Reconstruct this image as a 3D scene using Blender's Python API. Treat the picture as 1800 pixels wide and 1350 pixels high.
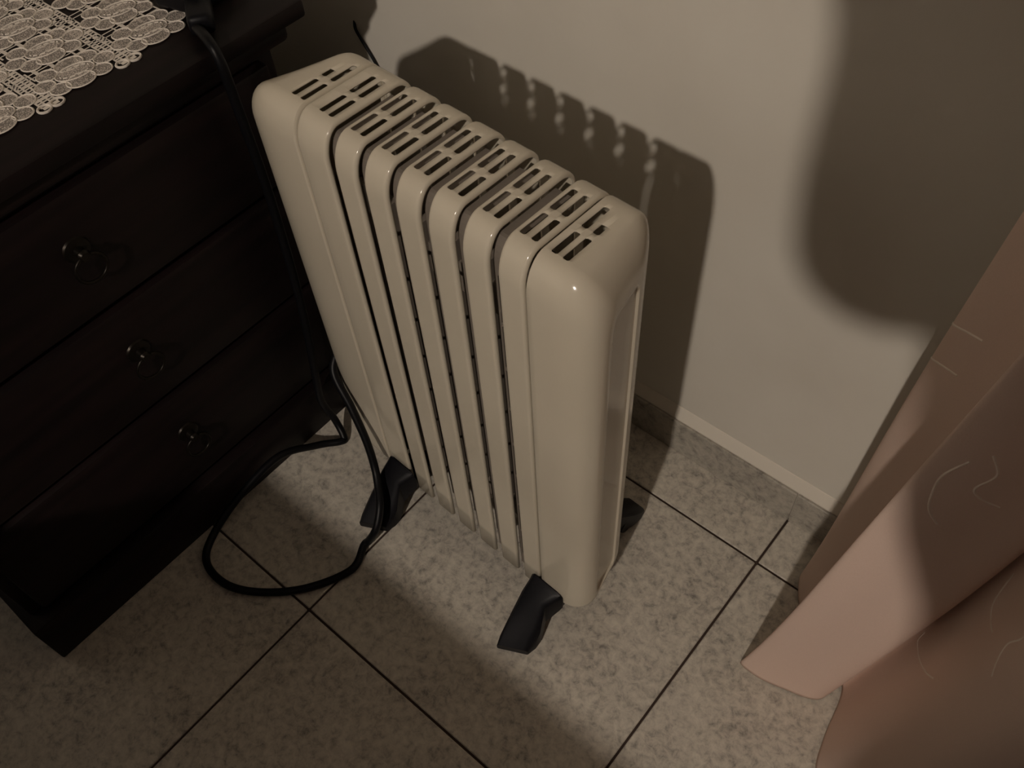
import bpy, bmesh, math, random
from mathutils import Vector, Matrix, noise

for o in list(bpy.data.objects): bpy.data.objects.remove(o, do_unlink=True)
sc = bpy.context.scene
C = sc.collection
PI = math.pi
random.seed(7)

# ------------------------------------------------------------------ camera
RX = Vector((0.764472, 0.642744, -0.049632))     # image right
RY = Vector((0.494408, -0.633965, -0.594684))    # image down
RZ = Vector((-0.413694, 0.430080, -0.802426))    # forward
CAM = Vector((0.131704, -0.670791, 1.142412))
cd = bpy.data.cameras.new('camera'); cam = bpy.data.objects.new('camera', cd); C.objects.link(cam)
cd.sensor_width = 36; cd.lens = 36*1581.53/1800; cd.clip_start = 0.01; cd.clip_end = 60
m = Matrix.Identity(4)
for i in range(3):
    m[i][0] = RX[i]; m[i][1] = -RY[i]; m[i][2] = -RZ[i]; m[i][3] = CAM[i]
cam.matrix_world = m
sc.camera = cam

# ------------------------------------------------------------------ light and exposure
w = bpy.data.worlds.new('world'); sc.world = w; w.use_nodes = True
w.node_tree.nodes['Background'].inputs[0].default_value = (0.05, 0.05, 0.07, 1)
w.node_tree.nodes['Background'].inputs[1].default_value = 0.0
LAMP = Vector((0.62, -3.0, 2.28)); LAMP_R = 0.05; LAMP_STRENGTH = 1560.0
LAMP_COL = (1.0, 0.87, 0.75, 1)
sc.view_settings.view_transform = 'Standard'
sc.view_settings.look = 'None'
sc.view_settings.gamma = 1.0
sc.view_settings.exposure = 0.0
sc.view_settings.use_curve_mapping = False

# ------------------------------------------------------------------ helpers
def obj(name, verts, faces, mat, parent=None, smooth=None, mats=None, fm=None):
    me = bpy.data.meshes.new(name)
    me.from_pydata([tuple(v) for v in verts], [], [tuple(f) for f in faces])
    for mm in (mats or [mat]): me.materials.append(mm)
    if fm:
        for p, i in zip(me.polygons, fm): p.material_index = i
    return link(name, me, parent, smooth)
def link(name, me, parent=None, smooth=None):
    if smooth is not None:
        for p in me.polygons: p.use_smooth = True
        me.set_sharp_from_angle(angle=math.radians(smooth))
    o = bpy.data.objects.new(name, me); C.objects.link(o)
    if parent: o.parent = parent
    return o
def bmobj(name, bm, mat, parent=None, smooth=None):
    bmesh.ops.recalc_face_normals(bm, faces=bm.faces)
    me = bpy.data.meshes.new(name); bm.to_mesh(me); bm.free()
    me.materials.append(mat)
    return link(name, me, parent, smooth)
def tag(o, label, cat, group=None):
    o['label'] = label; o['category'] = cat
    if group: o['group'] = group
    return o
def thing(name, label, cat, loc=(0, 0, 0), rz=0, group=None):
    o = bpy.data.objects.new(name, None); C.objects.link(o); o.empty_display_size = 0.05
    o.location = loc; o.rotation_euler = (0, 0, rz)
    return tag(o, label, cat, group)
def struct(o): o['kind'] = 'structure'; return o
def box(bm, x0, x1, y0, y1, z0, z1, bev=0.0, seg=2):
    r = bmesh.ops.create_cube(bm, size=1.0)
    vs = r['verts']
    for v in vs:
        v.co = Vector((x0+(v.co.x+.5)*(x1-x0), y0+(v.co.y+.5)*(y1-y0), z0+(v.co.z+.5)*(z1-z0)))
    if bev > 0:
        es = list({e for v in vs for e in v.link_edges})
        bmesh.ops.bevel(bm, geom=es, offset=bev, segments=seg, affect='EDGES', profile=.5)
def boxobj(name, dims, mat, parent=None, bev=0.0, smooth=None):
    bm = bmesh.new(); box(bm, *dims, bev=bev)
    return bmobj(name, bm, mat, parent, smooth if smooth is not None else (35 if bev else None))
def catmull(P, n=10, closed=False):
    P = [Vector(p) for p in P]; out = []
    N = len(P); rng = N if closed else N-1
    for i in range(rng):
        if closed: a, b, c, d = P[i-1], P[i], P[(i+1) % N], P[(i+2) % N]
        else: a, b, c, d = P[max(i-1, 0)], P[i], P[i+1], P[min(i+2, N-1)]
        for k in range(n):
            t = k/n
            out.append(.5*((2*b)+(c-a)*t+(2*a-5*b+4*c-d)*t*t+(3*b-a-3*c+d)*t**3))
    if not closed: out.append(P[-1])
    return out
def tube(path, r, n=10, rads=None):
    V, F = [], []
    up = Vector((0, 0, 1)); prev = None
    for i, p in enumerate(path):
        t = (path[min(i+1, len(path)-1)]-path[max(i-1, 0)]).normalized()
        if prev is None:
            s = t.cross(up)
            if s.length < .1: s = t.cross(Vector((1, 0, 0)))
        else: s = prev - t*prev.dot(t)
        s.normalize(); prev = s; b = t.cross(s)
        rr = rads[i] if rads else r
        for k in range(n):
            a = 2*PI*k/n; V.append(p+(s*math.cos(a)+b*math.sin(a))*rr)
    for i in range(len(path)-1):
        for k in range(n):
            F.append((i*n+k, i*n+(k+1) % n, (i+1)*n+(k+1) % n, (i+1)*n+k))
    F.append(tuple(range(n))[::-1]); F.append(tuple((len(path)-1)*n+k for k in range(n)))
    return V, F
def lathe(prof, n=24):
    V, F = [], []
    for r, z in prof:
        for k in range(n):
            a = 2*PI*k/n; V.append((r*math.cos(a), r*math.sin(a), z))
    for i in range(len(prof)-1):
        for k in range(n): F.append((i*n+k, i*n+(k+1) % n, (i+1)*n+(k+1) % n, (i+1)*n+k))
    F.append(tuple(range(n))[::-1]); F.append(tuple((len(prof)-1)*n+k for k in range(n)))
    return V, F

# ------------------------------------------------------------------ materials
def mat(name, col, rough=.6, spec=.5, metal=0):
    mm = bpy.data.materials.new(name); mm.use_nodes = True
    b = mm.node_tree.nodes['Principled BSDF']
    b.inputs['Base Color'].default_value = (*col, 1); b.inputs['Roughness'].default_value = rough
    b.inputs['Specular IOR Level'].default_value = spec; b.inputs['Metallic'].default_value = metal
    return mm
def N(mm, t, **kw):
    n = mm.node_tree.nodes.new(t)
    for k, v in kw.items():
        if k in n.inputs: n.inputs[k].default_value = v
        else: setattr(n, k, v)
    return n
def L(mm, a, b): mm.node_tree.links.new(a, b)
def ramp(mm, stops):
    r = N(mm, 'ShaderNodeValToRGB'); e = r.color_ramp.elements
    while len(e) < len(stops): e.new(.5)
    for el, (p, c) in zip(e, stops): el.position = p; el.color = (*c, 1)
    return r
def bsdf(mm): return mm.node_tree.nodes['Principled BSDF']
def bump(mm, src, strength, dist):
    b = N(mm, 'ShaderNodeBump', Strength=strength, Distance=dist)
    L(mm, src, b.inputs['Height']); L(mm, b.outputs[0], bsdf(mm).inputs['Normal'])

def mat_plaster():
    mm = mat('wall_plaster', (.70, .67, .60), .75, .25)
    g = N(mm, 'ShaderNodeNewGeometry')
    n1 = N(mm, 'ShaderNodeTexNoise', Scale=5., Detail=4.); L(mm, g.outputs['Position'], n1.inputs['Vector'])
    r = ramp(mm, [(.3, (.67, .635, .56)), (.7, (.73, .70, .625))]); L(mm, n1.outputs[0], r.inputs[0])
    L(mm, r.outputs[0], bsdf(mm).inputs['Base Color'])
    n2 = N(mm, 'ShaderNodeTexNoise', Scale=90., Detail=3.); L(mm, g.outputs['Position'], n2.inputs['Vector'])
    bump(mm, n2.outputs[0], .12, .002)
    return mm
def mat_tile(name, gain=1.2):
    mm = mat(name, (.4, .37, .32), .28, .5)
    g = N(mm, 'ShaderNodeNewGeometry')
    n1 = N(mm, 'ShaderNodeTexNoise', Scale=85., Detail=6., Roughness=.72, Distortion=.35); L(mm, g.outputs['Position'], n1.inputs['Vector'])
    n2 = N(mm, 'ShaderNodeTexNoise', Scale=13., Detail=3.); L(mm, g.outputs['Position'], n2.inputs['Vector'])
    ad = N(mm, 'ShaderNodeMath', operation='MULTIPLY_ADD'); ad.inputs[1].default_value = .30
    L(mm, n2.outputs[0], ad.inputs[0]); L(mm, n1.outputs[0], ad.inputs[2])
    c = lambda a, b, d: (a*gain, b*gain, d*gain)
    r = ramp(mm, [(.44, c(.20, .185, .165)), (.57, c(.40, .37, .32)), (.66, c(.50, .465, .40)), (.82, c(.60, .56, .48))])
    L(mm, ad.outputs[0], r.inputs[0]); L(mm, r.outputs[0], bsdf(mm).inputs['Base Color'])
    return mm
def mat_wood():
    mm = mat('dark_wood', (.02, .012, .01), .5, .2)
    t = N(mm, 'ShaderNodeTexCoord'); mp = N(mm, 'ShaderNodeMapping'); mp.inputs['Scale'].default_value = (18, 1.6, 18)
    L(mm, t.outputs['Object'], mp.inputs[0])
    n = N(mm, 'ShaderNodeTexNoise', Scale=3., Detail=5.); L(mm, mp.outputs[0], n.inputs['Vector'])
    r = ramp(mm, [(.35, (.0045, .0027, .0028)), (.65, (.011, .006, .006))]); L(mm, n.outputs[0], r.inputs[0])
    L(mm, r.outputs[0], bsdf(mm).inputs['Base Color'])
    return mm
def mat_enamel():
    mm = mat('cream_enamel', (.66, .60, .48), .13, .5)
    t = N(mm, 'ShaderNodeTexCoord')
    n = N(mm, 'ShaderNodeTexNoise', Scale=6., Detail=3.); L(mm, t.outputs['Object'], n.inputs['Vector'])
    r = ramp(mm, [(.3, (.63, .57, .455)), (.7, (.68, .62, .50))]); L(mm, n.outputs[0], r.inputs[0])
    L(mm, r.outputs[0], bsdf(mm).inputs['Base Color'])
    return mm
def mat_cloth(name, c1, c2, trans=.35, scale=900.):
    mm = mat(name, c1, .9, .1); b = bsdf(mm)
    t = N(mm, 'ShaderNodeTexCoord'); n = N(mm, 'ShaderNodeTexNoise', Scale=scale, Detail=2.)
    L(mm, t.outputs['Object'], n.inputs['Vector'])
    r = ramp(mm, [(.3, c1), (.7, c2)]); L(mm, n.outputs[0], r.inputs[0]); L(mm, r.outputs[0], b.inputs['Base Color'])
    if trans > 0:
        tr = N(mm, 'ShaderNodeBsdfTranslucent'); L(mm, r.outputs[0], tr.inputs[0])
        mx = N(mm, 'ShaderNodeMixShader'); mx.inputs[0].default_value = trans
        L(mm, b.outputs[0], mx.inputs[1]); L(mm, tr.outputs[0], mx.inputs[2])
        L(mm, mx.outputs[0], mm.node_tree.nodes['Material Output'].inputs['Surface'])
    return mm
def mat_lace():
    mm = mat('lace_fill', (.72, .65, .58), .9, .1)
    g = N(mm, 'ShaderNodeNewGeometry')
    v = N(mm, 'ShaderNodeTexVoronoi', Scale=700.); L(mm, g.outputs['Position'], v.inputs['Vector'])
    r = ramp(mm, [(.34, (1, 1, 1)), (.48, (.35, .35, .35))]); L(mm, v.outputs['Distance'], r.inputs[0])
    tr = N(mm, 'ShaderNodeBsdfTransparent'); mx = N(mm, 'ShaderNodeMixShader')
    L(mm, r.outputs[0], mx.inputs[0]); L(mm, tr.outputs[0], mx.inputs[1]); L(mm, bsdf(mm).outputs[0], mx.inputs[2])
    L(mm, mx.outputs[0], mm.node_tree.nodes['Material Output'].inputs['Surface'])
    return mm
M_PL = mat_plaster(); M_TILE = mat_tile('speckled_tile'); M_BB = mat_tile('speckled_skirting_tile', .80)
M_GROUT = mat('grout', (.06, .042, .034), .9, .1); M_WOOD = mat_wood(); M_EN = mat_enamel()
M_BED = mat('cream_mortar', (.74, .69, .60), .7, .2)
M_BLK = mat('black_plastic', (.004, .004, .006), .45, .22); M_RUB = mat('black_cable_rubber', (.004, .004, .005), .42, .22)
M_CORE = mat('radiator_inner_shaded', (.21, .18, .15), .6, .3)  # darker than the enamel: shade of grooves and interior put into the colour
M_BRASS = mat('dull_brass', (.014, .011, .008), .35, .3, .6)
M_CURT = mat_cloth('curtain_fabric', (.86, .675, .575), (.90, .71, .61), .22)
M_EMB = mat_cloth('embroidery_thread', (.90, .78, .68), (.92, .80, .70), .0)
M_LACE = mat('lace_thread', (.80, .74, .66), .85, .1); M_LFILL = mat_lace()
M_DARKW = mat('unseen_wall_darkened', (.085, .080, .085), .8, .2)  # dark finish given to the unseen walls to cut bounced light
M_CEIL = mat('ceiling_paint', (.38, .37, .37), .8, .2)
M_SHEET = mat_cloth('bed_cover_cloth', (.13, .11, .13), (.16, .14, .16), 0, 300)
M_SWEAT = mat_cloth('sweater_knit', (.06, .06, .08), (.09, .09, .11), 0, 400)
M_TROU = mat_cloth('denim', (.04, .05, .09), (.06, .07, .12), 0, 500)
M_SKIN = mat('skin', (.48, .28, .20), .5, .4); M_HAIR = mat('hair', (.03, .02, .015), .5, .4)
M_METAL = mat('painted_metal', (.5, .48, .44), .4, .5)
M_BLOCKER = mat('light_blocker_metal', (.25, .22, .18), .5, .4)  # for the opaque dome added over the bulb
M_GLOW = bpy.data.materials.new('lamp_glow'); M_GLOW.use_nodes = True
_b = bsdf(M_GLOW); _b.inputs['Emission Color'].default_value = LAMP_COL; _b.inputs['Emission Strength'].default_value = LAMP_STRENGTH

# ------------------------------------------------------------------ room shell
X0, X1, Y0, Y1, H = -1.16, 2.3, -3.9, 0.01, 2.62
T = 0.43; TY = T*1.0076; D0 = 0.0843; G = 0.0032
floor = struct(boxobj('floor', (X0-.1, X1+.1, Y0-.1, Y1+.1, -.08, -.0022), M_GROUT))
tile_cache = {}
def tile_obj(parent, name, x0, x1, y0, y1, z0, z1, mt, bev=.0011):
    dx, dy, dz = x1-x0, y1-y0, z1-z0
    key = (name, round(dx, 4), round(dy, 4), round(dz, 4))
    if key not in tile_cache:
        bm = bmesh.new(); box(bm, 0, dx, 0, dy, 0, dz, bev, 1)
        bmesh.ops.recalc_face_normals(bm, faces=bm.faces)
        me = bpy.data.meshes.new(name); bm.to_mesh(me); bm.free(); me.materials.append(mt); tile_cache[key] = me
    o = bpy.data.objects.new(name, tile_cache[key]); C.objects.link(o); o.parent = parent; o.location = (x0, y0, z0)
    return o
xs = [X0]+[k*T for k in range(-2, 6)]+[X1]
ys = [0.0]+[-D0-k*TY for k in range(0, 9)]; ys = [y for y in ys if y > Y0]+[Y0]
for i in range(len(xs)-1):
    for j in range(len(ys)-1):
        tile_obj(floor, 'floor_tile', xs[i]+G/2, xs[i+1]-G/2, ys[j+1]+G/2, ys[j]-G/2, -.009, 0.0, M_TILE)
struct(boxobj('wall_back', (X0-.1, X1+.1, Y1, Y1+.1, -.08, H), M_PL))
struct(boxobj('wall_left', (X0-.1, X0, Y0-.1, Y1, -.08, H), M_PL))
struct(boxobj('wall_right', (X1, X1+.1, Y0-.1, Y1, -.08, H), M_DARKW))
struct(boxobj('wall_front', (X0, X1, Y0-.1, Y0, -.08, H), M_DARKW))
struct(boxobj('ceiling', (X0-.1, X1+.1, Y0-.1, Y1+.1, H, H+.1), M_CEIL))
# skirting: speckled tiles with a cream mortar bead sloping back to the wall above them
bv = []; prof = [(0.0102, .0), (0.0102, .0905), (.0085, .0895), (.0006, .073), (.0006, .0)]
for x in (X0, X1): bv += [(x, y, z) for y, z in prof]
n = len(prof)
bb = struct(obj('baseboard_back', bv, [(i, (i+1) % n, n+(i+1) % n, n+i) for i in range(n)]+[tuple(range(n))[::-1], tuple(range(n, 2*n))], M_BED))
for i in range(len(xs)-1):
    tile_obj(bb, 'skirting_tile', xs[i]+.0005, xs[i+1]-.0005, -.0035, .0007, 0.0005, .071, M_BB, .0008)

# ------------------------------------------------------------------ oil radiator
RO = Vector((-0.425308, -0.303577, 0)); RTH = -0.046446
rad = thing('oil_radiator', 'cream oil-filled radiator with slotted rounded fins standing before the wall', 'radiator', RO, RTH)
rinv = (Matrix.Translation(RO) @ Matrix.Rotation(RTH, 4, 'Z')).inverted()
ZB, ZT, DEP = .052, .651, .112
RV, RZF, RB = .022, .036, .02
SLV = [(.0225, .0515), (.0580, .0875)]
P_ = .0401
def open_profile():
    pts = []          # (v, z, nv, nz)
    for z in (ZB, .10, .16, .24, .32, .40, .48, .55, .60): pts.append((0, z, -1, 0))
    k = 9
    for i in range(k+1):
        t = (PI/2)*i/k; pts.append((RV-RV*math.cos(t), ZT-RZF+RZF*math.sin(t), -math.cos(t)/RV, math.sin(t)/RZF))
    c = .0014
    for v in sorted({x for a, b in SLV for x in (a, a+c, b-c, b)} | {.0700}): 
        if v > RV+1e-5: pts.append((v, ZT, 0, 1))
    k = 6
    for i in range(k+1):
        t = (PI/2)*i/k; pts.append((DEP-RB+RB*math.sin(t), ZT-RB+RB*math.cos(t), math.sin(t), math.cos(t)))
    for z in (.58, .5, .4, .3, .2, .1, ZB): pts.append((DEP, z, 1, 0))
    out = []
    for v, z, a, b in pts:
        l = math.hypot(a, b); q = (v, z, a/l, b/l)
        if not out or math.hypot(out[-1][0]-v, out[-1][1]-z) > 1e-5: out.append(q)
    return out
PROF = open_profile()
def slot_cells(rows, prof, slots):
    """which quads lie in a slot; slot = (a0,a1,v0,v1); corner quads give triangles"""
    dead, tri = set(), {}
    for a0, a1, v0, v1 in slots:
        ri = [i for i in range(len(rows)-1) if rows[i][0] >= a0-1e-6 and rows[i+1][0] <= a1+1e-6]
        pi = [j for j in range(len(prof)-1) if prof[j][1] > ZT-.003 and prof[j][0] >= v0-1e-6 and prof[j+1][0] <= v1+1e-6]
        for i in ri:
            for j in pi:
                ie = i == ri[0] or i == ri[-1]; je = j == pi[0] or j == pi[-1]
                dead.add((i, j))
                if ie and je: tri[(i, j)] = (i == ri[0], j == pi[0])
    return dead, tri
def strip(name, rows, prof, slots, parent, place, mt, thick=.0013):
    nP = len(prof)
    V = [place(a, d, p) for a, d in rows for p in prof]
    dead, tri = slot_cells(rows, prof, slots)
    F = []
    for i in range(len(rows)-1):
        for j in range(nP-1):
            q = [i*nP+j, (i+1)*nP+j, (i+1)*nP+j+1, i*nP+j+1]
            if (i, j) in dead:
                if (i, j) in tri:
                    fa, fv = tri[(i, j)]
                    if fa and fv: F.append((q[0], q[1], q[3]))
                    elif fa: F.append((q[0], q[2], q[3]))
                    elif fv: F.append((q[0], q[1], q[2]))
                    else: F.append((q[1], q[2], q[3]))
                continue
            F.append(q)
    o = obj(name, V, F, mt, parent, 40)
    s = o.modifiers.new('thickness', 'SOLIDIFY'); s.thickness = thick; s.offset = -1
    return o
SW = .0064; CA = .0014
def slot_lines(ls): return sorted({round(x, 6) for l in ls for x in (l, l+CA, l+SW-CA, l+SW)})
def fin_rows(width, ls):
    r = [(.0003, .0048), (0, .0035), (.0006, .0016), (.0018, .0004), (.0034, 0)]
    r += [(a, 0) for a in slot_lines(ls)]
    r += [(width-.0034, 0), (width-.0018, .0004), (width-.0006, .0016), (width, .0035), (width-.0003, .0048)]
    return r
def place_fin(a_off):
    def f(a, d, p):
        if p[2] > .3: d = min(d, .0045)
        return (a_off+a, p[0]-p[2]*d, p[1]-p[3]*d)
    return f
fins = [(-.0462, -.0048)]+[(i*P_+.0060, (i+1)*P_-.0048) for i in range(5)]+[(5*P_+.0060, .2345)]
for i, (a0, a1) in enumerate(fins):
    base = (i-1)*P_+.0113-(.0025 if i == 0 else 0)
    ls = [base-a0, base+.0122-a0]
    sl = [(l, l+SW, v0, v1) for l in ls for v0, v1 in SLV]
    strip('fin_cover', fin_rows(a1-a0, ls), PROF, sl, rad, place_fin(a0), M_EN)
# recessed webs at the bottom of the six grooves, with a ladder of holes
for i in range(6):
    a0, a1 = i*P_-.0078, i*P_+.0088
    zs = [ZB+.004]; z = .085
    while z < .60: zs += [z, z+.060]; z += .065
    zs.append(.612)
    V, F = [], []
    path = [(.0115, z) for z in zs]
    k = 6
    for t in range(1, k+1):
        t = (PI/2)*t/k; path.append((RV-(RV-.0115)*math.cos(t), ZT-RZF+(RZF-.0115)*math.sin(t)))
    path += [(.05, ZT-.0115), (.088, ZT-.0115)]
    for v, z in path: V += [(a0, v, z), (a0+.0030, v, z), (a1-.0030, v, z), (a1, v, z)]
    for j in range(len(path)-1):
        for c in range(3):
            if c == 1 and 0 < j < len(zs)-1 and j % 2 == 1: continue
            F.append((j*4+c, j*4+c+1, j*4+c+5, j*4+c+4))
    o = obj('groove_web', V, F, M_CORE, rad)  # dark colour stands in for the groove's shade
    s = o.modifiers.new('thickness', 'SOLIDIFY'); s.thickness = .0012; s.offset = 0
# inner oil fins, seen only through slots and holes
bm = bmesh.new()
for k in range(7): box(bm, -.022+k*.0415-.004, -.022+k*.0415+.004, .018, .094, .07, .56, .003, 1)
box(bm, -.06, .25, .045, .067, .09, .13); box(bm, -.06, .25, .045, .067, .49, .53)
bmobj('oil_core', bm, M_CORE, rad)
# end caps
def closed_profile():
    pts = [(p[0], p[1]) for p in PROF if p[1] > ZB+.02]
    r = .014
    pts = [(p, q) for p, q in pts]
    for i in range(6):
        t = (PI/2)*i/5; pts.append((DEP-r+r*math.cos(t), ZB+r-r*math.sin(t)))
    for i in range(6):
        t = (PI/2)*i/5; pts.append((r-r*math.sin(t), ZB+r-r*math.cos(t)))
    return pts
CP = closed_profile()
CV, CZ = DEP/2, (ZB+ZT)/2; HV, HZ = DEP/2, (ZT-ZB)/2
def end_cap(seam, sgn, length, flat, slots, bk):
    ls = sorted({s[0] for s in slots})
    rows = [(0, .0075), (0, .0024), (.0006, .0009), (.0018, 0)]
    rows += [(a, 0) for a in slot_lines(ls)]
    rows.append((flat, 0))
    R = length-flat; K = 9
    for k in range(1, K+1):
        t = (PI/2)*k/K; rows.append((flat+R*math.sin(t), .030*(1-math.cos(t))))
    rows += [(length-.0004, .0315), (length-.0045, .0335), (length-.005, .036)]
    nP = len(CP)
    def place(a, e, v, z):
        vv = CV+(v-CV)*(1-e/HV); zz = CZ+(z-CZ)*(1-e*(1.55 if z > CZ else .9)/HZ)
        if a > flat: a = flat+(a-flat)*(1-bk*vv/DEP)
        return (seam+sgn*a, vv, zz)
    V = [place(a, e, v, z) for a, e in rows for v, z in CP]
    prof = [(v, z) for v, z in CP]
    dead, tri = slot_cells(rows, prof, [(s[0], s[0]+SW, s[1], s[2]) for s in slots])
    F = []
    for i in range(len(rows)-1):
        for j in range(nP):
            j2 = (j+1) % nP
            q = [i*nP+j, (i+1)*nP+j, (i+1)*nP+j2, i*nP+j2]
            if (i, j) in dead:
                if (i, j) in tri:
                    fa, fv = tri[(i, j)]
                    if fa and fv: F.append((q[0], q[1], q[3]))
                    elif fa: F.append((q[0], q[2], q[3]))
                    elif fv: F.append((q[0], q[1], q[2]))
                    else: F.append((q[1], q[2], q[3]))
                continue
            F.append(q)
    base = (len(rows)-1)*nP
    F.append(tuple(base+j for j in range(nP)))
    if sgn < 0: F = [tuple(reversed(f)) for f in F]
    o = obj('end_cap', V, F, M_EN, rad, 40)
    s = o.modifiers.new('thickness', 'SOLIDIFY'); s.thickness = .0015; s.offset = -1
    return o
CAPV = SLV[1][0]+.0125
# short slots need their own profile line: add it
def add_v(v):
    for i in range(len(CP)-1):
        if CP[i][1] > ZT-1e-4 and CP[i+1][1] > ZT-1e-4 and CP[i][0] < v-1e-6 < CP[i+1][0]-2e-6:
            CP.insert(i+1, (v, ZT)); return
add_v(CAPV); add_v(CAPV-.0014)
end_cap(.2366, 1, .073, .030, [(.0080, *SLV[0]), (.0195, *SLV[0]), (.0080, *SLV[1]), (.0195, SLV[1][0], CAPV)], .62)
end_cap(-.0483, -1, .110, .026, [(.0035, *SLV[0]), (.0160, *SLV[0]), (.0035, *SLV[1]), (.0160, SLV[1][0], CAPV)], .74)
# feet: black plastic brackets under both ends, splayed forward and back onto small casters
def foot(ac, dr):
    secs = [  # v, a0, a1, z bottom, z top (front half; mirrored to the back)
        (.030, -.022, .024, .034, .055), (.004, -.022, .026, .040, .055), (-.0015, -.021, .030, .050, .086), (-.006, -.020, .028, .044, .084),
        (-.022, -.020, .018, .020, .072), (-.040, -.018, .022, .006, .057), (-.058, -.016, .026, .002, .042), (-.074, -.014, .027, .001, .028), (-.084, -.011, .025, .003, .016)]
    V, F = [], []
    ch = .25
    for v, a0, a1, z0, z1 in secs:
        h = z1-z0; wd = a1-a0; e = min(.007, h*.3)
        kk = .55*min(1, max(0, (-v-.02)/.05))
        vv = (lambda a: v+kk*(a-a0)) if dr < 0 else (lambda a: DEP-v)
        if dr > 0: a0 -= .008; a1 -= .014
        ring = [(a0, z0+e*.4), (a0+e*.4, z0), (a1-e*.4, z0), (a1, z0+e*.4), (a1, z1-e), (a1-e*.5, z1-e*.25), (a1-e*1.4, z1), (a0+e*1.4, z1), (a0+e*.5, z1-e*.25), (a0, z1-e)]
        V += [(ac+a, vv(a), z) for a, z in ring]
    k = 10
    for i in range(len(secs)-1):
        for j in range(k): F.append((i*k+j, i*k+(j+1) % k, (i+1)*k+(j+1) % k, (i+1)*k+j))
    F.append(tuple(range(k))[::-1]); F.append(tuple((len(secs)-1)*k+j for j in range(k)))
    if dr > 0: F = [tuple(reversed(f)) for f in F]
    return obj('foot', V, F, M_BLK, rad, 35)
for ac in (-.024, .244):
    for dr in (-1, 1):
        fo = foot(ac, dr)
        vv = -.050 if dr < 0 else DEP+.050
        V, F = lathe([(.0, -.009), (.014, -.009), (.0155, -.006), (.0155, .006), (.014, .009), (.0, .009)], 20)
        V = [(ac+z, vv+x, .0157+y) for x, y, z in V]
        obj('caster_wheel', V, F, M_BLK, fo, 35)
    boxobj('foot_crossbar', (ac-.016, ac+.018, .02, DEP-.02, .036, .0545), M_BLK, rad, .004)
# power cable: leaves the left end, loops on the tiles, climbs the chest front
rm = rinv.inverted()
cab = [rm @ Vector(q) for q in ((-.115, .060, .236), (-.134, .030, .228), (-.128, .000, .206), (-.091, -.011, .166), (-.062, -.020, .124), (-.043, -.030, .090), (-.028, -.041, .075), (-.006, -.060, .062), (.004, -.081, .040), (-.003, -.094, .014))]
cab += [Vector(q) for q in ((-.437, -.405, .0062), (-.424, -.442, .0062),
       (-.452, -.499, .0062), (-.497, -.543, .0062), (-.544, -.566, .0062), (-.592, -.562, .0062), (-.618, -.528, .0075), (-.623, -.463, .030),
       (-.620, -.392, .042), (-.608, -.335, .014), (-.590, -.306, .0065), (-.591, -.297, .0070), (-.611, -.291, .030), (-.619, -.297, .080), (-.620, -.290, .14), (-.620, -.274, .28), (-.620, -.266, .45), (-.619, -.268, .595), (-.622, -.268, .632), (-.636, -.265, .6445), (-.662, -.258, .6450))]
pw = catmull(cab, 12)
V, F = tube([rinv @ p for p in pw], .0056, 12)
cable = obj('power_cable', V, F, M_RUB, rad, 60); cable['label'] = 'black power cable looping across the floor tiles'

# ------------------------------------------------------------------ chest of drawers
CX = -.634
chest = thing('chest_of_drawers', 'very dark wooden chest of drawers at left, lace runner on top', 'chest', (CX-.23, -.46, 0))
inv = Matrix.Translation((-(CX-.23), .46, 0))
def cpart(name, dims, m_, parent=chest, bev=.003):
    x0, x1, y0, y1, z0, z1 = dims; ox, oy = CX-.23, -.46
    return boxobj(name, (x0-ox, x1-ox, y0-oy, y1-oy, z0, z1), m_, parent, bev)
XB = X0+.01
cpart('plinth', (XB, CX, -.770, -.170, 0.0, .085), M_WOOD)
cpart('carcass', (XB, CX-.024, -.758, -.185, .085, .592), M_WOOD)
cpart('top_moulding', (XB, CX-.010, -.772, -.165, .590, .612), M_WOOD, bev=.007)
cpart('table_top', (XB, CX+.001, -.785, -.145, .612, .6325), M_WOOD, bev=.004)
for z0, z1 in ((.434, .582), (.268, .424), (.098, .258)):
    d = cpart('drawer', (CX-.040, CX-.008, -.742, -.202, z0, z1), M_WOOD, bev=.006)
    zc = (z0+z1)/2+.012; yc = -.478; ox, oy = CX-.23, -.46
    V, F = lathe([(0, 0), (.016, 0), (.014, .003), (.006, .005), (.005, .012), (.007, .015), (.005, .018), (0, .018)], 16)
    V = [(CX-.009-ox+z, yc-oy+x, zc+y) for x, y, z in V]
    obj('pull_rosette', V, F, M_BRASS, d, 40)
    ringp = [Vector((CX+.006-ox, yc-oy+.017*math.sin(a), zc-.017+.017*math.cos(a))) for a in [2*PI*k/24 for k in range(25)]]
    V, F = tube(ringp, .002, 8)
    obj('pull_ring', V, F, M_BRASS, d, 60)

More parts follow.
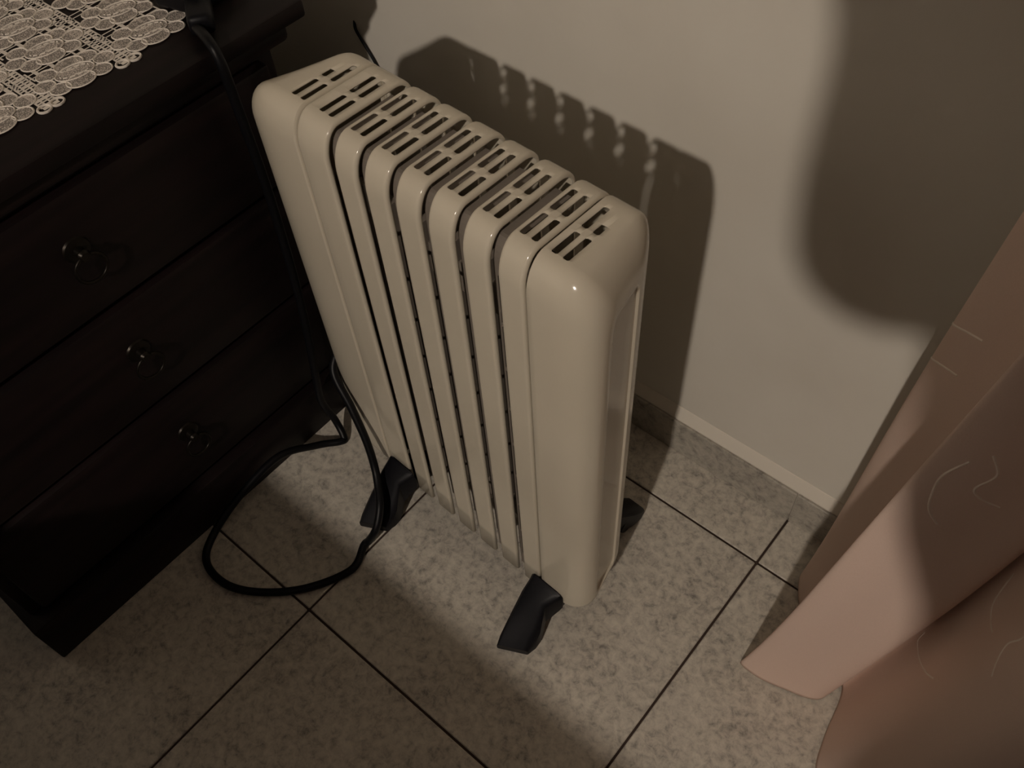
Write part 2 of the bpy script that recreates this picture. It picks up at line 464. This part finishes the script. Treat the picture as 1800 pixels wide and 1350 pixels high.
# ------------------------------------------------------------------ lace runner on the chest
ZL = .6328
lace = thing('lace_doily', 'cream lace table runner with oval medallions on the dark chest', 'doily', (-.83, -.46, ZL))
def motif_mesh():
    V, F, FM = [], [], []
    def disc(cx, cy, rx, ry, z, mi, n=22, ang=0):
        b = len(V); V.append((cx, cy, z))
        for k in range(n):
            t = 2*PI*k/n; x, y = rx*math.cos(t), ry*math.sin(t)
            V.append((cx+x*math.cos(ang)-y*math.sin(ang), cy+x*math.sin(ang)+y*math.cos(ang), z))
        for k in range(n): F.append((b, b+1+k, b+1+(k+1) % n)); FM.append(mi)
    def ring(cx, cy, rx, ry, z, wd, h, n=26, a0=0, a1=2*PI, ang=0):
        full = abs(a1-a0-2*PI) < 1e-6; cnt = n if full else n+1; b = len(V)
        for k in range(cnt):
            t = a0+(a1-a0)*k/n
            for dr, dz in ((-wd/2, 0), (0, h), (wd/2, 0)):
                x, y = (rx+dr)*math.cos(t), (ry+dr)*math.sin(t)
                V.append((cx+x*math.cos(ang)-y*math.sin(ang), cy+x*math.sin(ang)+y*math.cos(ang), z+dz))
        for k in range(n):
            k2 = (k+1) % cnt
            for c in range(2): F.append((b+k*3+c, b+k*3+c+1, b+k2*3+c+1, b+k2*3+c)); FM.append(0)
    z = .0007
    circ = [(-.0155, .0225), (.0165, .0200), (.0010, .0325), (-.0170, -.0216), (-.0015, -.0325), (.0140, -.0240)]
    for i, (x, y) in enumerate(circ):
        disc(x, y, .0100, .0105, z+.0001*i, 1); ring(x, y, .0100, .0105, z+.0001*i, .0019, .0009)
    for s in (-1, 1):
        disc(s*.0165, s*-.003, .0115, .0150, z+.0006, 1); ring(s*.0165, s*-.003, .0115, .0150, z+.0006, .0019, .0009)
    disc(0, 0, .0125, .0200, z+.0010, 1, ang=-.15); ring(0, 0, .0125, .0200, z+.0010, .0017, .0009, ang=-.15)
    disc(0, 0, .0068, .0145, z+.0012, 1, ang=-.15)
    for k in range(12):
        t = 2*PI*k/12; ring(0, 0, .0078, .0155, z+.0013, .0017, .0008, n=3, a0=t, a1=t+.36, ang=-.15)
    me = bpy.data.meshes.new('lace_medallion'); me.from_pydata(V, [], F)
    me.materials.append(M_LACE); me.materials.append(M_LFILL)
    for p, i in zip(me.polygons, FM): p.material_index = i
    return me
MM = motif_mesh()
NR, NC = 5, 6; XR, YC, PX, PY = -.7185, -.2810, .0600, .0895
for r in range(NR):
    for c in range(NC):
        o = bpy.data.objects.new('lace_medallion', MM); C.objects.link(o); o.parent = lace
        o.location = (XR-r*PX+.83, YC-c*PY+.46+(.0035*r), 0); o.rotation_euler = (0, 0, random.uniform(-.05, .05))
# net ground between the medallions
V, F = [], []
def bar(x0, y0, x1, y1, wd, z=.0003):
    d = Vector((x1-x0, y1-y0)); d.normalize(); nx, ny = -d.y*wd/2, d.x*wd/2; b = len(V)
    V.extend([(x0+nx, y0+ny, z), (x1+nx, y1+ny, z), (x1-nx, y1-ny, z), (x0-nx, y0-ny, z)]); F.append((b, b+1, b+2, b+3))
xa, xb = XR+.0265+.83, XR-(NR-1)*PX-.028+.83
for c in range(NC+1):
    yc = YC-c*PY+PY/2+.46
    if c in (0, NC): continue
    for q in (-.0085, -.0030, .0030, .0085): bar(xa-.002, yc+q, xb, yc+q, .0021)
    k = 0; x = xa
    while x > xb:
        wd = .0050 if k % 3 == 0 else .0022
        bar(x, yc-.0085, x, yc+.0085, wd, .0005); x -= .0052; k += 1
for r in range(NR):
    x = XR-r*PX-PX/2+.83
    for q in (-.004, .003): bar(x+q, YC+.030+.46, x+q, YC-(NC-1)*PY-.04+.46, .0016)
    y = YC+.030+.46; k = 0
    while y > YC-(NC-1)*PY-.04+.46:
        if k % 3 != 1: bar(x-.010, y, x+.010, y+.001, .0042 if k % 2 else .0020, .0005)
        y -= .0085; k += 1
obj('lace_net', V, F, M_LACE, lace)
loop_me = None
for c in range(1, NC):
    yc = YC-c*PY+PY/2+.46
    for q in (-.0075, .0065):
        if loop_me is None:
            V, F = tube([Vector((.0062*math.cos(t), .0068*math.sin(t), .0009)) for t in [2*PI*k/18 for k in range(19)]], .0013, 6)
            o = obj('edge_loop', V, F, M_LACE, lace, 60); loop_me = o.data
        else:
            o = bpy.data.objects.new('edge_loop', loop_me); C.objects.link(o); o.parent = lace
        o.location = (xa+.0010, yc+q, 0)

# black socket block with the radiator plug in it, at the runner's corner
blk = thing('extension_socket', 'black extension socket at the corner of the lace runner on the chest', 'socket', (-.725, -.212, .6352))
bm = bmesh.new(); box(bm, -.030, .030, -.034, .060, 0, .034, .006, 3)
o = bmobj('socket_body', bm, M_BLK, blk, 35); o.rotation_euler = (0, 0, .25)
bm = bmesh.new(); box(bm, -.013, .013, -.052, 0, 0, .022, .006, 3)
o = bmobj('plug', bm, M_BLK, blk, 35); o.location = (.024, -.014, 0); o.rotation_euler = (0, 0, .98)

# thin dark tube against the wall beside the chest
pts = catmull([(-.757, .0115, .484), (-.752, .0065, .476), (-.743, .0065, .462), (-.722, .0065, .432), (-.700, .006, .38), (-.68, .005, .25), (-.66, .003, .12), (-.645, -.012, .004)], 10)
V, F = tube(pts, .0021, 8)
tag(obj('wall_dark_line', V, F, M_RUB, None, 60), 'thin dark line on the white wall beside the chest shadow', 'cord')

# ------------------------------------------------------------------ curtain
PLAN = [(.215, -.022), (.120, -.030), (.056, -.058), (.062, -.092), (.098, -.140), (.090, -.190), (.052, -.219), (.075, -.221), (.115, -.210), (.156, -.198), (.1675, -.165), (.177, -.185),
        (.184, -.240), (.196, -.282), (.235, -.318), (.290, -.305), (.315, -.240), (.350, -.195), (.395, -.215), (.420, -.285), (.470, -.315), (.515, -.270), (.540, -.205), (.590, -.200),
        (.620, -.275), (.670, -.310), (.715, -.260), (.745, -.200), (.80, -.215), (.83, -.28), (.88, -.30), (.92, -.24), (.96, -.2)]
plan = [Vector((x, y, 0)) for x, y in PLAN]
pl = catmull(plan, 7)
ZS = [.004, .012, .03]+[.03+.05*k for k in range(1, 20)]+[1.05+.1*k for k in range(0, 12)]
def curt(p, z):
    t = 1-math.exp(-z/.95)
    f = 1-.14*(1-math.exp(-z/.5))
    lean = .040+.098*min(1, max(0, (-p.y-.06)/.15))
    x = .150+(p.x-.150)*f+lean*t
    y = -.16+(p.y+.16)*f
    return Vector((x+.0035*math.sin(7*z+p.x*30), y+.003*math.sin(5*z+p.x*40), z))
V, F = [], []
for z in ZS:
    for p in pl: V.append(curt(p, z))
nP = len(pl)
for i in range(len(ZS)-1):
    for j in range(nP-1): F.append((i*nP+j, i*nP+j+1, (i+1)*nP+j+1, (i+1)*nP+j))
cur = thing('curtain', 'pinkish beige floor-length curtain hanging in folds at the right', 'curtain', (0, 0, 0))
pan = obj('curtain_panel', V, F, M_CURT, cur, 75)
s = pan.modifiers.new('thickness', 'SOLIDIFY'); s.thickness = .0016; s.offset = 0
def on_curtain(u, z):
    k = min(int(u*7), nP-2); return curt(pl[k].lerp(pl[k+1], u*7-k), z)
for ln in ([(6.95, .575), (6.75, .548), (6.85, .522), (7.05, .500), (7.40, .482)], [(7.2, .590), (7.5, .568), (7.4, .545), (7.6, .533), (7.95, .528)],
           [(10.9, .425), (11.15, .39), (11.45, .385), (11.8, .40)], [(10.6, .240), (10.75, .222), (11.36, .236), (12.0, .290)],
           [(2.0, .545), (2.5, .556), (3.2, .578)], [(2.0, .495), (2.5, .508), (3.2, .530)],
           [(12.2, .50), (12.5, .47), (12.4, .44), (12.9, .42)]):
    path = [on_curtain(q.x, q.y) for q in catmull([(u, z, 0) for u, z in ln], 8)]
    V, F = tube(path, .0014, 6); obj('embroidery_line', V, F, M_EMB, cur, 60)

rodV, rodF = tube([Vector((-.1, -.16, 2.29)), Vector((1.6, -.16, 2.29))], .012, 12)
rod = thing('curtain_rod', 'round metal curtain rod above the pinkish curtain', 'rod', (.7, -.16, 2.29))
o = obj('pole', [Vector(v)-Vector((.7, -.16, 2.29)) for v in rodV], rodF, M_METAL, rod, 40)
for x in (-.05, 1.55): boxobj('bracket', (x-.7-.012, x-.7+.012, -.008, .1695, -.02, .008), M_METAL, rod, .003)

# ------------------------------------------------------------------ out of frame: bed, photographer, lamp
bed = thing('bed', 'low double bed with dark grey cover behind the viewer', 'bed', (-.1, -1.9, 0))
BX0, BX1, BY0, BY1 = -.98, .88, -2.75, -1.02
def bpart(name, d, m_, bev): return boxobj(name, (d[0]+.1, d[1]+.1, d[2]+1.9, d[3]+1.9, d[4], d[5]), m_, bed, bev)
bpart('bed_frame', (BX0, BX1, BY0+.02, BY1-.02, .10, .30), M_WOOD, .01)
bpart('mattress', (BX0+.02, BX1-.02, BY0+.03, BY1-.03, .30, .53), M_SHEET, .04)
bpart('bed_cover', (BX0, BX1, BY0, BY1, .34, .555), M_SHEET, .03)
for x in (BX0+.06, BX1-.06):
    for y in (BY0+.08, BY1-.08): bpart('leg', (x-.03, x+.03, y-.03, y+.03, 0, .11), M_WOOD, .004)

lamp = thing('ceiling_lamp', 'glowing globe ceiling lamp hanging behind the viewer', 'lamp', LAMP)
V, F = lathe([(LAMP_R*math.sin(t), -LAMP_R*math.cos(t)) for t in [.06+(PI-.12)*k/16 for k in range(17)]], 28)
obj('bulb', V, F, M_GLOW, lamp, 60)
V, F = tube([Vector((0, 0, LAMP_R-.002)), Vector((0, 0, H-LAMP.z))], .006, 8); obj('stem', V, F, M_METAL, lamp, 60)
V, F = lathe([(.0, H-LAMP.z-.03), (.05, H-LAMP.z-.025), (.06, H-LAMP.z)], 24); obj('canopy', V, F, M_METAL, lamp, 40)
sh = []
for r_, z_ in [(.030, .075), (.060, .068), (.105, .045), (.140, .010), (.152, -.020), (.149, -.020), (.137, .008), (.103, .042), (.059, .064), (.030, .070)]: sh.append((r_, z_))
V, F = lathe(sh, 32); F = F[:-2]; obj('added_light_blocker', V, F, M_BLOCKER, lamp, 50)  # unseen opaque dome, added to block the bulb's upward light

# the photographer, standing between bed and radiator with the phone held out (casts the soft shadow on wall and curtain)
fw = Vector((-.69, .72, 0)); rt = Vector((.72, .69, 0)); ct = Vector((.455, -.87, 0)); up = Vector((0, 0, 1))
bm = bmesh.new(); ly = bm.verts.layers.skin.verify()
def sv(p, r, prev=None, r2=None):
    v = bm.verts.new(p); v[ly].radius = (r, r2 or r)
    if prev is not None: bm.edges.new((prev, v))
    return v
pel = sv(ct+up*.90+fw*.02, .145, None, .13); pel[ly].use_root = True
s1 = sv(ct+up*1.01+fw*.11, .215, pel, .17); s2 = sv(ct+up*1.18+fw*.12, .215, s1, .16); s3 = sv(ct+up*1.30+fw*.13, .160, s2, .13)
nk = sv(ct+up*1.39+fw*.11, .055, s3); h1 = sv(ct+up*1.475+fw*.14, .085, nk, .095); h2 = sv(ct+up*1.57+fw*.135, .080, h1, .088)
for sg in (-1, 1):
    hp = sv(ct+rt*.095*sg+up*.82, .085, pel); kn = sv(ct+rt*.115*sg+up*.49+fw*.02, .060, hp); an = sv(ct+rt*.12*sg+up*.10, .042, kn)
    he = sv(ct+rt*.125*sg+up*.045+fw*.05, .040, an); sv(ct+rt*.145*sg+up*.035+fw*.17, .033, he)
    sh_ = sv(ct+rt*.20*sg+up*1.285+fw*.11, .085, s3)
    palm = CAM+RX*(-.095 if sg < 0 else .135)-RZ*.028+RY*.012
    el = Vector((.190, -.895, 1.010)) if sg < 0 else ct+rt*.25*sg+up*1.0+fw*.06
    d = (palm-el).normalized(); wr = palm-d*.07
    e1 = sv(el, .088, sh_); e2 = sv(el.lerp(wr, .5), .066, e1); w1 = sv(wr, .030, e2); pm = sv(palm, .030, w1, .022)
    ins = RX*(1 if sg < 0 else -1)
    for k in range(4):
        b0 = palm+RY*(k-1.5)*.017+RZ*.012; ln = (.030, .036, .034, .026)[k]
        f1 = sv(b0, .0095, pm); f2 = sv(b0+RZ*.022-ins*.002, .0088, f1); sv(b0+RZ*.026+ins*ln, .0075, f2)
    t1 = sv(palm-RY*.020-RZ*.004+ins*.012, .0105, pm); sv(palm-RY*.014-RZ*.003+ins*.045, .0085, t1)
me = bpy.data.meshes.new('body'); bm.to_mesh(me); bm.free()
tmp = bpy.data.objects.new('body_tmp', me); C.objects.link(tmp)
sk = tmp.modifiers.new('skin', 'SKIN'); sk.use_smooth_shade = True
sd = tmp.modifiers.new('sub', 'SUBSURF'); sd.levels = 2; sd.render_levels = 2
dg = bpy.context.evaluated_depsgraph_get(); dg.update()
body = bpy.data.meshes.new_from_object(tmp.evaluated_get(dg)); bpy.data.objects.remove(tmp, do_unlink=True)
body.name = 'body'
per = thing('person', 'person in dark sweater and jeans holding up a phone behind the viewer', 'person', ct)
body.materials.clear()
for q in (M_SKIN, M_SWEAT, M_TROU, M_BLK): body.materials.append(q)
for p in body.polygons:
    p.use_smooth = True; c_ = p.center
    dh = min((c_-(CAM+RX*-.095)).length, (c_-(CAM+RX*.135)).length)
    p.material_index = 3 if c_.z < .085 else 2 if c_.z < .95 else 0 if (dh < .085 or c_.z > 1.375) else 1
body.transform(Matrix.Translation(-ct))
o = bpy.data.objects.new('body', body); C.objects.link(o); o.parent = per
V, F = lathe([(.094*math.cos(t), .105*math.sin(t)) for t in [-.1+1.62*k/8 for k in range(9)]], 24)
hr = obj('hair', V, F, M_HAIR, per, 70); hr.location = up*1.54+fw*.125; hr.rotation_euler = (-.25*fw.y, .25*fw.x*-1, 0)
pc = CAM+RX*.020-RZ*.0105
bm = bmesh.new(); box(bm, -.073, .073, -.036, .036, -.0045, .0045, .004, 3)
ph = bmobj('phone_body', bm, M_BLK, None, 40)
pm_ = Matrix.Identity(4)
for i in range(3): pm_[i][0] = RX[i]; pm_[i][1] = -RY[i]; pm_[i][2] = -RZ[i]
ph.data.transform(pm_)
pt = thing('phone', 'dark phone held by the person behind the viewer', 'phone', pc); ph.parent = pt
